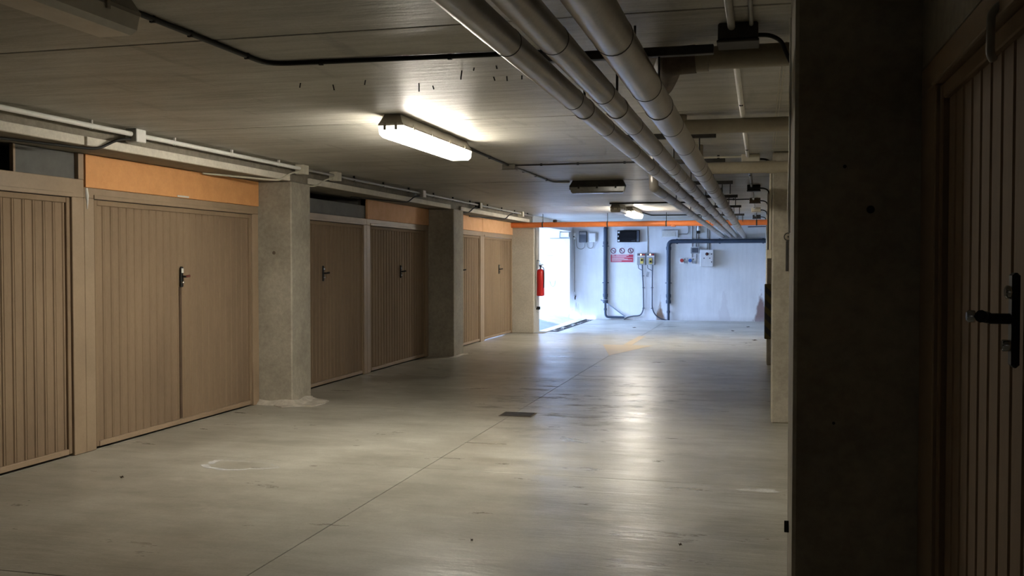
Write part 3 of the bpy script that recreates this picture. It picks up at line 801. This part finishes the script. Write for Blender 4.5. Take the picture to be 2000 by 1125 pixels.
# ------------------------------------------------------------------ fittings on the right pillars
t = thing('wall_conduit', 'cream conduit and box on the corner of the second right pillar', 'conduit', (.09, 9.9, 1.63))
obj('tube', MB().tube([(.084, 9.84, 2.44), (.084, 9.84, 1.68)], .012, 10), 'pvc_cream', t)
obj('box', MB().box(.044, .099, 9.79, 9.89, 1.592, 1.678, .005), 'pvc_cream', t)
t = thing('corner_guard', 'black and yellow striped corner guard on the dark right pillar', 'corner guard', (.08, 15.2, .4))
obj('front_pad', MB().box(.055, .20, 15.165, 15.199, .40, 1.23, .008), 'hazard_stripes', t)
obj('side_pad', MB().box(.050, .084, 15.20, 15.36, .40, 1.23, .008), 'hazard_stripes', t)
t = thing('hanging_ring', 'dark iron ring with strap hanging on the second right pillar', 'ring', (.25, 9.70, 1.79))
obj('ring', MB().tube([(.247 + .036 * math.cos(a * math.pi / 12), 9.690, 1.80 + .036 * math.sin(a * math.pi / 12)) for a in range(24)], .005, 8, closed=True), 'dark_iron', t)
obj('strap', MB().box(.226, .250, 9.694, 9.706, 1.47, 1.76, .003), 'dark_iron', t)
obj('hook', MB().tube([(.247, 9.709, 1.80), (.247, 9.685, 1.80)], .008, 8), 'dark_iron', t)
tag(obj('door_stop', MB().prism([(3.69, .56), (3.735, .555), (3.735, .58), (3.715, .597)], .088, .104, 'x'), 'black_plastic'), 'small black wedge on the near pillar low at its aisle side', 'door stop')
tag(obj('cable', MB().tube([(.098, 3.70, 2.44), (.098, 3.70, 1.95), (.096, 3.70, 1.75), (.098, 3.70, 1.66)], [.004, .004, .006, .003], 6), 'pvc_white'), 'thin white cable end standing for the glimmer on the near pillar edge', 'cable', 'cables to the right-hand pillars')  # pale cable also models a glimmering reflection on the pillar edge

# ------------------------------------------------------------------ fire extinguisher and sensor on the ramp pillar
t = thing('fire_extinguisher', 'red fire extinguisher hung on the pale pillar by the ramp', 'extinguisher', (-4.757, 21.12, .81))
obj('cylinder', MB().lathe([(.05, 0), (.082, .012), (.088, .04), (.088, .52), (.080, .565), (.055, .595), (.03, .605)], (-4.757, 21.12, .81), 'z', 24), 'red_paint', t)
obj('valve', MB().lathe([(.02, 0), (.02, .05), (.028, .055), (.028, .08)], (-4.757, 21.12, 1.414), 'z', 14), 'dark_iron', t)
obj('lever', MB().box(-4.80, -4.69, 21.105, 21.135, 1.495, 1.512, .004), 'black_plastic', t)
obj('lever', MB().box(-4.80, -4.70, 21.105, 21.135, 1.525, 1.538, .004), 'black_plastic', t)
obj('hose', MB().tube(smooth_path([(-4.745, 21.12, 1.46), (-4.68, 21.09, 1.45), (-4.66, 21.06, 1.30), (-4.665, 21.06, 1.0)], .08), .010, 8), 'black_plastic', t)
obj('bracket', MB().box(-4.849, -4.835, 21.08, 21.16, .95, 1.62, .003), 'dark_iron', t)
obj('bracket_hook', MB().tube(smooth_path([(-4.835, 21.12, 1.60), (-4.77, 21.12, 1.60), (-4.765, 21.12, 1.52)], .03), .007, 8), 'dark_iron', t)
conduit('conduit', 'grey conduit running down the ramp pillar behind the extinguisher', [(-4.825, 20.98, 2.32), (-4.825, 20.98, .55)], .014, 'pvc_grey', group='wall conduits by the ramp')
t = thing('photocell', 'small black photocell low on the pale ramp pillar', 'sensor', (-4.80, 21.12, .54))
obj('housing', MB().box(-4.849, -4.765, 21.08, 21.16, .51, .58, .006), 'black_plastic', t)
obj('lead', MB().tube(smooth_path([(-4.80, 21.12, .51), (-4.79, 21.12, .46), (-4.82, 21.12, .44), (-4.835, 21.12, .47)], .02), .005, 6), 'pvc_grey', t)

# ------------------------------------------------------------------ end wall fittings
F = YB
def wb(x0, x1, z0, z1, d0, d1, bev=.004): return MB().box(x0, x1, F - d1, F - d0, z0, z1, bev)
# blue-grey drain stacks
t = thing('drain_stack', 'blue-grey vertical drain pipe between the meter boxes and the sign', 'pipe', (-4.13, F - .07, 0), 'blue-grey drain pipes on the end wall')
px, py = -4.13, F - .075
obj('pipe', MB().tube(smooth_path([(px, F - .001, 2.50), (px, py, 2.50), (px, py, 2.35), (px, py, .55)], .07), .056, 20), 'blue_pipe', t)
for z in (2.05, .62, .45):
    obj('collar', MB().tube([(px, py, z), (px, py, z + .085)], .068, 20), 'blue_pipe', t)
obj('lower_pipe', MB().tube(smooth_path([(px, py, .46), (px, py, .07), (px + .52, py, .07)], .10), .030, 14), 'blue_pipe', t)
obj('collar', MB().tube([(px, py, .25), (px, py, .31)], .042, 14), 'blue_pipe', t)
obj('diagonal_rod', MB().tube([(px + .03, py - .03, .46), (px + .55, py - .03, .09)], .016, 8), 'steel_blue', t)
obj('valve_lever', MB().box(px - .13, px - .03, py - .04, py - .02, .50, .53, .004, Matrix.Translation((px - .08, 0, .515)) @ Matrix.Rotation(math.radians(35), 4, 'Y') @ Matrix.Translation((-(px - .08), 0, -.515))), 'steel_blue', t)
for z in (2.0, 1.0):
    obj('pipe_clamp', MB().box(px - .085, px + .085, py - .02, F - .001, z, z + .02, .003), 'blue_pipe', t)
t = thing('drain_stack', 'blue-grey drain pipe running along the end wall and down to the floor', 'pipe', (-2.42, F - .07, 0), 'blue-grey drain pipes on the end wall')
px = -2.42
obj('pipe', MB().tube(smooth_path([(.55, py, 2.13), (px, py, 2.13), (px, py, .55)], .14, 8), .056, 20), 'blue_pipe', t)
obj('lower_pipe', MB().tube([(px, py, .56), (px, py, 0.002)], .034, 14), 'blue_pipe', t)
for z in (1.9, .62, .46):
    obj('collar', MB().tube([(px, py, z), (px, py, z + .085)], .068, 20), 'blue_pipe', t)
obj('collar', MB().tube([(px, py, .20), (px, py, .26)], .045, 14), 'blue_pipe', t)
for x in (-2.22, -1.1, .02):
    obj('collar', MB().tube([(x, py, 2.13), (x + .05, py, 2.13)], .066, 20), 'blue_pipe', t)
    obj('pipe_clamp', MB().box(x + .01, x + .04, py, F - .001, 2.06, 2.19, .003), 'blue_pipe', t)
obj('pipe_clamp', MB().box(px - .085, px + .085, py - .02, F - .001, 1.0, 1.02, .003), 'blue_pipe', t)

# meter boxes with looped leads
t = thing('meter_box', 'dark blue-grey meter box high on the end wall', 'wall box', (-4.75, F, 2.1))
obj('case', wb(-4.865, -4.65, 2.11, 2.42, .0, .10, .012), 'box_darkgrey', t)
obj('window', wb(-4.845, -4.67, 2.33, 2.39, .1005, .106, .002), 'box_grey', t)
obj('lead', MB().tube(smooth_path([(-4.70, F - .05, 2.11), (-4.71, F - .05, 1.97), (-4.82, F - .05, 1.92), (-4.93, F - .05, 1.97), (-4.96, F - .05, 2.25)], .1), .010, 8), 'pvc_grey', t)
t = thing('meter_box', 'white rounded box right of the dark meter box', 'wall box', (-4.5, F, 2.1))
obj('case', wb(-4.60, -4.385, 2.12, 2.39, .0, .09, .03), 'box_white', t)
obj('lead', MB().tube(smooth_path([(-4.47, F - .05, 2.12), (-4.48, F - .05, 1.98), (-4.56, F - .05, 1.94), (-4.64, F - .05, 1.98), (-4.67, F - .05, 2.11)], .08), .010, 8), 'pvc_grey', t)
t = thing('camera_box', 'small white box at the corner next to the ramp wall', 'wall box', (-4.99, F, 2.25))
obj('case', wb(-5.035, -4.965, 2.21, 2.37, 0, .12, .01), 'box_white', t)
obj('lens', MB().disc((-5.0, F - .1205, 2.27), .018, .01, 14), 'black_plastic', t)
conduit('conduit', 'thin grey conduit down the corner of the end wall', [(-5.0, F - .02, 2.2), (-5.0, F - .02, .75)], .011, 'pvc_grey', group='wall conduits on the end wall')
t = thing('tap', 'small tap low in the corner of the end wall', 'tap', (-4.97, F, .6))
obj('body', MB().tube(smooth_path([(-4.97, F - .001, .62), (-4.97, F - .09, .62), (-4.97, F - .10, .54)], .03), .016, 10), 'dark_iron', t)
obj('wheel', MB().lathe([(.028, 0), (.032, .006), (.028, .012)], (-4.97, F - .06, .65), 'z', 14), 'dark_iron', t)

# black display
t = thing('display_panel', 'black unlit display panel above the prohibition sign', 'display', (-3.5, F, 2.1))
obj('case', wb(-3.74, -3.20, 2.115, 2.435, .02, .12, .006), 'black_matte', t)
obj('screen', wb(-3.72, -3.29, 2.135, 2.415, .1205, .124, .002), 'black_matte', t)
obj('end_cap', wb(-3.27, -3.205, 2.13, 2.42, .1205, .126, .003), 'box_darkgrey', t)
obj('bracket', wb(-3.815, -3.742, 2.115, 2.435, .0, .03, .002), 'black_matte', t)
for z in (2.135, 2.255, 2.36):
    obj('bracket_clip', wb(-3.80, -3.745 - (0 if z != 2.255 else .03), z, z + .045, .0305, .036, .002), 'box_white', t)
obj('brand_strip', wb(-3.42, -3.31, 2.145, 2.155, .1245, .126, 0), 'box_darkgrey', t)
conduit('conduit', 'thin grey conduit dropping to the twin sockets', [(-2.99, F - .015, 2.61), (-2.99, F - .015, 1.83)], .011, 'pvc_grey', group='wall conduits on the end wall')

# prohibition sign
t = thing('prohibition_sign', 'sign with three prohibition circles above a red text panel', 'sign', (-3.69, F, 1.57))
bd = obj('board', wb(-4.02, -3.355, 1.555, 1.985, 0, .008, .002), 'sign_white', t)
rp = obj('red_panel', wb(-3.995, -3.38, 1.572, 1.778, .0085, .011, 0), 'sign_red', t)
for k, (a, b) in enumerate(((.03, .10), (.02, .03))): pass
lines = [(0, .08, 1.757, .016), (.10, .46, 1.757, .014), (0.0, .40, 1.728, .010), (0.0, .58, 1.701, .009), (0.0, .34, 1.677, .010), (0.0, .44, 1.655, .009), (0.0, .56, 1.631, .012), (0.0, .27, 1.602, .010)]
for a, b, z, h in lines:
    obj('text_line', wb(-3.965 + a, -3.965 + b, z - h / 2, z + h / 2, .0112, .0122, 0), 'sign_white', rp)
for k, x in enumerate((-3.925, -3.688, -3.452)):
    z = 1.882; y = F - .011
    r_ = obj('prohibition_ring', MB().tube([(x + .066 * math.cos(a * math.pi / 16), y, z + .066 * math.sin(a * math.pi / 16)) for a in range(32)], .0105, 8, closed=True), 'sign_ring', bd)
    L = MB().box(x - .062, x + .062, y - .003, y + .002, z - .006, z + .006, 0, Matrix.Translation((x, 0, z)) @ Matrix.Rotation(math.radians(45), 4, 'Y') @ Matrix.Translation((-x, 0, -z)))
    obj('slash', L, 'sign_ring', bd)
    if k == 0:      # cigarette
        q = MB().box(x - .030, x + .036, y - .001, y + .003, z - .016, z - .002).box(x + .02, x + .036, y - .001, y + .003, z + .0, z + .018)
    elif k == 1:    # match with flame
        q = MB().box(x - .026, x - .016, y - .001, y + .003, z - .02, z + .02).box(x - .032, x - .010, y - .001, y + .003, z + .015, z + .038)
    else:           # person
        q = MB().box(x - .012, x + .010, y - .001, y + .003, z - .012, z + .024).box(x - .016, x - .006, y - .001, y + .003, z - .042, z - .012).box(x + .004, x + .016, y - .001, y + .003, z - .042, z - .012).disc((x, y + .003, z + .036), .011, .004, 12)
    obj('pictogram', q, 'sign_ink', bd)

# twin interlocked sockets
for k, (x0, lab) in enumerate(((-3.267, 'left grey socket box with glowing pilot light on the end wall'), (-3.018, 'right grey socket box with glowing pilot light on the end wall'))):
    t = thing('socket_box', lab, 'socket box', (x0 + .12, F, 1.5), 'twin socket boxes')
    x1 = x0 + .236
    obj('case', wb(x0, x1, 1.495, 1.815, 0, .11, .01), 'box_grey', t)
    obj('nameplate', wb(x0 + .02, x1 - .02, 1.725, 1.742, .1105, .113, 0), 'box_white', t)
    obj('strip', wb(x0 + .015, x1 - .015, 1.748, 1.80, .1105, .114, .001), 'box_darkgrey', t)
    obj('pilot_light', MB().lathe([(.020, 0), (.020, -.012), (.012, -.02)], (x0 + .108, F - .1145, 1.774), 'y', 14), 'pilot_glow', t)
    obj('button', wb(x1 - .075, x1 - .028, 1.756, 1.79, .1145, .124, .003), 'red_plastic', t)
    sx = x0 + (.09 if k == 0 else .075)
    sw = obj('switch_plate', wb(sx, sx + .085, 1.53, 1.68, .1105, .125, .005), 'yellow_plastic', t)
    obj('switch_knob', wb(sx + .022, sx + .062, 1.60 - .04 * k, 1.655 - .04 * k, .1255, .15, .004), 'black_plastic', sw)
    obj('side_fin', wb(x1 - .052, x1 - .008, 1.51, 1.71, .1105, .118, .003), 'box_grey', t)
    obj('tag', MB().box(x0 + .02, x0 + .085, F - .06, F - .055, 1.17, 1.31, .001, Matrix.Translation((x0 + .05, 0, 1.3)) @ Matrix.Rotation(math.radians(12), 4, 'Y') @ Matrix.Translation((-(x0 + .05), 0, -1.3))), 'box_white' if k == 0 else 'box_grey', t)
    obj('lead', MB().tube(smooth_path([(x0 + .03, F - .06, 1.495), (x0 + .035, F - .06, 1.40), (x0 + .10, F - .06, 1.37), (x0 + .15, F - .06, 1.34)], .06), .009, 8), 'box_darkgrey', t)
tag(obj('cable', MB().tube(smooth_path([(-3.127, F - .06, 1.50), (-3.12, F - .05, 1.2), (-3.10, F - .05, .9), (-3.09, F - .05, .30), (-3.16, F - .05, .12), (-3.4, F - .05, .10), (-3.55, F - .05, .06), (-3.62, F - .05, .005)], .12), .017, 10), 'box_darkgrey'), 'dark cable curving from the left socket box to the floor', 'cable', 'cables down the end wall')
tag(obj('cable', MB().tube(smooth_path([(-2.85, F - .06, 1.50), (-2.86, F - .05, 1.2), (-2.86, F - .05, .9), (-2.86, F - .05, .32), (-2.78, F - .05, .14), (-2.62, F - .05, .03), (-2.46, F - .05, .006)], .12), .017, 10), 'box_darkgrey'), 'dark cable curving from the right socket box to the floor', 'cable', 'cables down the end wall')
for i, (x, z) in enumerate(((-3.108, 1.2), (-3.095, .88), (-3.09, .32), (-2.86, .88), (-2.86, .32))):
    tag(obj('cable_clip', wb(x - .03, x + .03, z - .01, z + .01, 0, .075, .003), 'box_darkgrey'), ['upper clip on the left socket cable', 'middle clip on the left socket cable', 'lowest clip on the left socket cable', 'middle clip on the right socket cable', 'lowest clip on the right socket cable'][i], 'clip', 'cable clips on the end wall')

# unlit wall light
t = thing('wall_light', 'flat unlit rectangular light high on the end wall', 'wall light', (-2.39, F, 2.23))
obj('frame', wb(-2.62, -2.165, 2.235, 2.43, 0, .07, .01), 'box_white', t)
obj('diffuser', wb(-2.595, -2.24, 2.255, 2.41, .0705, .078, .003), 'lens_off', t)
obj('end_piece', wb(-2.225, -2.18, 2.255, 2.41, .0705, .076, .003), 'box_white', t)
conduit('conduit', 'grey conduit looping from the flat wall light to the ceiling', [(-2.165, F - .02, 2.32), (-1.93, F - .02, 2.32), (-1.90, F - .02, 2.38), (-1.90, F - .02, 2.55), (-2.05, F - .02, 2.56)], .011, 'pvc_grey', .06, 'wall conduits on the end wall')

# junction box, conduits, sensor
for i, (x, z0, z1, r, lab) in enumerate(((-1.80, 1.70, 2.58, .013, 'conduit from the ceiling down to the coloured sockets'), (-1.70, 1.99, 2.58, .012, 'conduit from the ceiling to the small grey box'), (-1.64, 1.99, 2.33, .014, 'conduit from the round sensor to the small grey box'), (-1.405, 1.905, 2.58, .012, 'left of the two conduits above the control cabinet'), (-1.355, 1.905, 2.58, .012, 'right of the two conduits above the control cabinet'), (-1.69, 1.69, 1.79, .012, 'short conduit below the small grey box'))):
    conduit('conduit', lab, [(x, F - .013, z1), (x, F - .013, z0)], r, 'pvc_grey', group='wall conduits on the end wall')
t = thing('wall_sensor', 'rounded white sensor with dark base above the pipe', 'sensor', (-1.63, F, 2.33))
obj('dome', MB().lathe([(.045, 0), (.05, .02), (.05, .10), (.03, .13)], (-1.63, F - .055, 2.41), 'z', 16), 'box_white', t)
obj('base', wb(-1.675, -1.585, 2.335, 2.41, 0, .10, .006), 'black_plastic', t)
t = thing('junction_box', 'small grey junction box left above the control cabinet', 'junction box', (-1.73, F, 1.79))
obj('case', wb(-1.835, -1.60, 1.80, 1.965, 0, .09, .008), 'box_grey', t)
obj('cover', wb(-1.80, -1.635, 1.825, 1.945, .0905, .096, .004), 'box_darkgrey', t)
obj('rim', wb(-1.845, -1.59, 1.966, 1.985, 0, .095, .004), 'box_white', t)
t = thing('control_cabinet', 'white control cabinet with red and black knob on the end wall', 'cabinet', (-1.42, F, 1.45))
obj('case', wb(-1.582, -1.235, 1.45, 1.905, 0, .17, .006), 'box_white', t)
dr_ = obj('door', wb(-1.578, -1.245, 1.455, 1.90, .1705, .188, .005), 'box_white', t)
obj('main_switch', MB().lathe([(.042, 0), (.042, -.016), (.02, -.02), (.018, -.04)], (-1.40, F - .1885, 1.785), 'y', 18), 'black_plastic', dr_)
obj('switch_grip', wb(-1.408, -1.392, 1.76, 1.81, .2285, .245, .003), 'red_plastic', dr_)
for x, z in ((-1.475, 1.675), (-1.325, 1.675), (-1.28, 1.785), (-1.28, 1.575)):
    obj('button', MB().lathe([(.015, 0), (.015, -.012)], (x, F - .1885, z), 'y', 12), 'black_plastic', dr_)
for k, (x0, lab, m_) in enumerate(((-2.125, 'grey wall socket with red flap on the end wall', 'red_plastic'), (-1.905, 'grey wall socket with blue flap on the end wall', 'blue_plastic'))):
    t = thing('wall_socket', lab, 'socket', (x0 + .1, F, 1.52), 'coloured wall sockets')
    obj('case', wb(x0, x0 + .215, 1.525, 1.69, 0, .08, .006), 'box_white', t)
    obj('flap', MB().lathe([(.045, 0), (.05, -.02), (.045, -.045)], (x0 + .06, F - .0805, 1.615), 'y', 16), m_, t)
    obj('lid', wb(x0 + .115, x0 + .205, 1.535, 1.61, .0805, .088, .004), 'box_grey', t)
    obj('knob', MB().lathe([(.016, 0), (.016, -.018)], (x0 + .14, F - .0805, 1.65), 'y', 12), 'box_darkgrey', t)
tag(obj('conduit', MB().tube([(-.35, F - .02, 2.50), (.124, F - .02, 2.51)], .011, 8), 'blue_pipe'), 'thin dark pipe high on the end wall right of the insulated pipes', 'conduit')

# ramp wall fittings
G = 26.05
t = thing('wall_lamp', 'white lamp housing high on the bright ramp wall', 'wall lamp', (-5.3, G, 2.2))
obj('housing', MB().box(-5.60, -5.30, G - .14, G - .001, 2.23, 2.47, .02), 'box_white', t)
obj('arm', MB().box(-5.299, -5.06, G - .10, G - .001, 2.25, 2.38, .008), 'box_white', t)
obj('drip', MB().tube([(-5.60, G - .01, 2.22), (-5.06, G - .01, 2.22)], .012, 8), 'box_grey', t)
tag(obj('wall_bar', MB().box(-5.68, -5.52, G - .012, G - .001, 1.74, 1.752, .002), 'box_grey'), 'short thin grey bar on the bright ramp wall', 'bar')
tag(obj('hanging_wire', MB().tube(smooth_path([(-5.62, G - .01, 1.07), (-5.57, G - .012, .93), (-5.52, G - .012, .90), (-5.47, G - .012, .95), (-5.46, G - .01, 1.07)], .06), .006, 6), 'box_grey'), 'loop of thin wire on the bright ramp wall beside the extinguisher', 'wire')

# ------------------------------------------------------------------ drain channel at the foot of the ramp
t = thing('drain_channel', 'dark grated drain channel along the foot of the ramp', 'drain', (-4.53, 23.4, 0))
obj('channel', MB().box(-4.636, -4.424, 20.92, 26.4, -.12, -.09).box(-4.636, -4.63, 20.92, 26.4, -.09, .0).box(-4.43, -4.424, 20.92, 26.4, -.09, .0), 'dark_iron', t)
gm = MB()
y = 20.95
while y < 26.38:
    gm.box(-4.628, -4.432, y, y + .022, -.03, -.002); y += .05
gr = obj('grating', gm, 'dark_iron', t); gr['kind'] = 'stuff'
rnd = random.Random(4)
for i in range(9):
    x = rnd.uniform(-4.60, -4.46); y = 21.3 + i * .53 + rnd.uniform(-.15, .15); a = rnd.uniform(0, 3); s_ = rnd.uniform(.03, .06)
    vs = [(x + s_ * math.cos(a + k * math.pi / 3) * (1 if k % 3 else 1.6), y + s_ * math.sin(a + k * math.pi / 3), .004 + .006 * (k % 2)) for k in range(6)]
    vs += [(p[0], p[1], p[2] + .004) for p in vs]
    fs = [tuple(range(6)), tuple(range(11, 5, -1))] + [(k, (k + 1) % 6, 6 + (k + 1) % 6, 6 + k) for k in range(6)]
    tag(obj('litter', MB().add(vs, fs), 'leaf_pale'), 'pale scrap of litter lying on the drain grating', 'litter', 'litter on the drain grating')
def leaf(x, y, s_, a, m_, label):
    vs = [(x + s_ * math.cos(a + k * math.pi / 3) * (1 if k % 3 else 1.7), y + 1.3 * s_ * math.sin(a + k * math.pi / 3), .002 + .012 * (k % 2)) for k in range(6)]
    vs += [(p[0], p[1], p[2] + .005) for p in vs]
    fs = [tuple(range(6)), tuple(range(11, 5, -1))] + [(k, (k + 1) % 6, 6 + (k + 1) % 6, 6 + k) for k in range(6)]
    tag(obj('dry_leaf', MB().add(vs, fs), m_), label, 'leaf', 'scraps on the far floor')
leaf(-2.93, 23.2, .03, .3, 'leaf_dark', 'dark dry leaf on the floor below the prohibition sign')
leaf(-.62, 22.6, .035, 1.0, 'leaf_dark', 'dark dry leaf on the floor in the middle of the far bay')
leaf(-.30, 24.1, .04, 2.0, 'leaf_dark', 'dark dry leaf on the floor nearest the end wall')
leaf(-.12, 20.0, .032, .4, 'leaf_dark', 'dark dry leaf on the floor close to the striped guard')
leaf(-.27, 19.2, .028, 1.4, 'leaf_pale', 'white scrap on the floor close to the striped guard')
leaf(-4.45, 6.05, .009, .8, 'leaf_dark', 'tiny dark scrap on the floor before the left garage doors')
leaf(-1.55, 5.15, .007, 1.8, 'leaf_dark', 'tiny dark scrap in the middle of the near floor')
leaf(-.42, 5.35, .006, .2, 'leaf_dark', 'tiny dark scrap on the near floor towards the pillar')

# ------------------------------------------------------------------ floor drain cover and worn arrow
t = thing('floor_drain', 'small rusty drain cover set in the floor of the aisle', 'drain cover', (-2.40, 9.62, 0))
obj('frame', MB().box(-2.57, -2.23, 9.47, 9.74, 0.0005, .005, .002), 'drain_rust', t)
for k in range(6):
    obj('bar', MB().box(-2.555, -2.245, 9.485 + k * .042, 9.507 + k * .042, .0052, .010, .002), 'dark_iron', t)
t = thing('floor_arrow', 'worn yellow arrow painted on the far floor', 'road marking', (-2.4, 18, 0))
obj('head', MB().prism([(-2.90, 18.28), (-2.46, 16.15), (-1.96, 18.28)], .0004, .002, 'z'), 'paint_yellow', t)
obj('shaft', MB().prism([(-2.52, 18.31), (-2.36, 18.31), (-2.36, 20.6), (-2.50, 20.6)], .0004, .002, 'z'), 'paint_yellow', t)
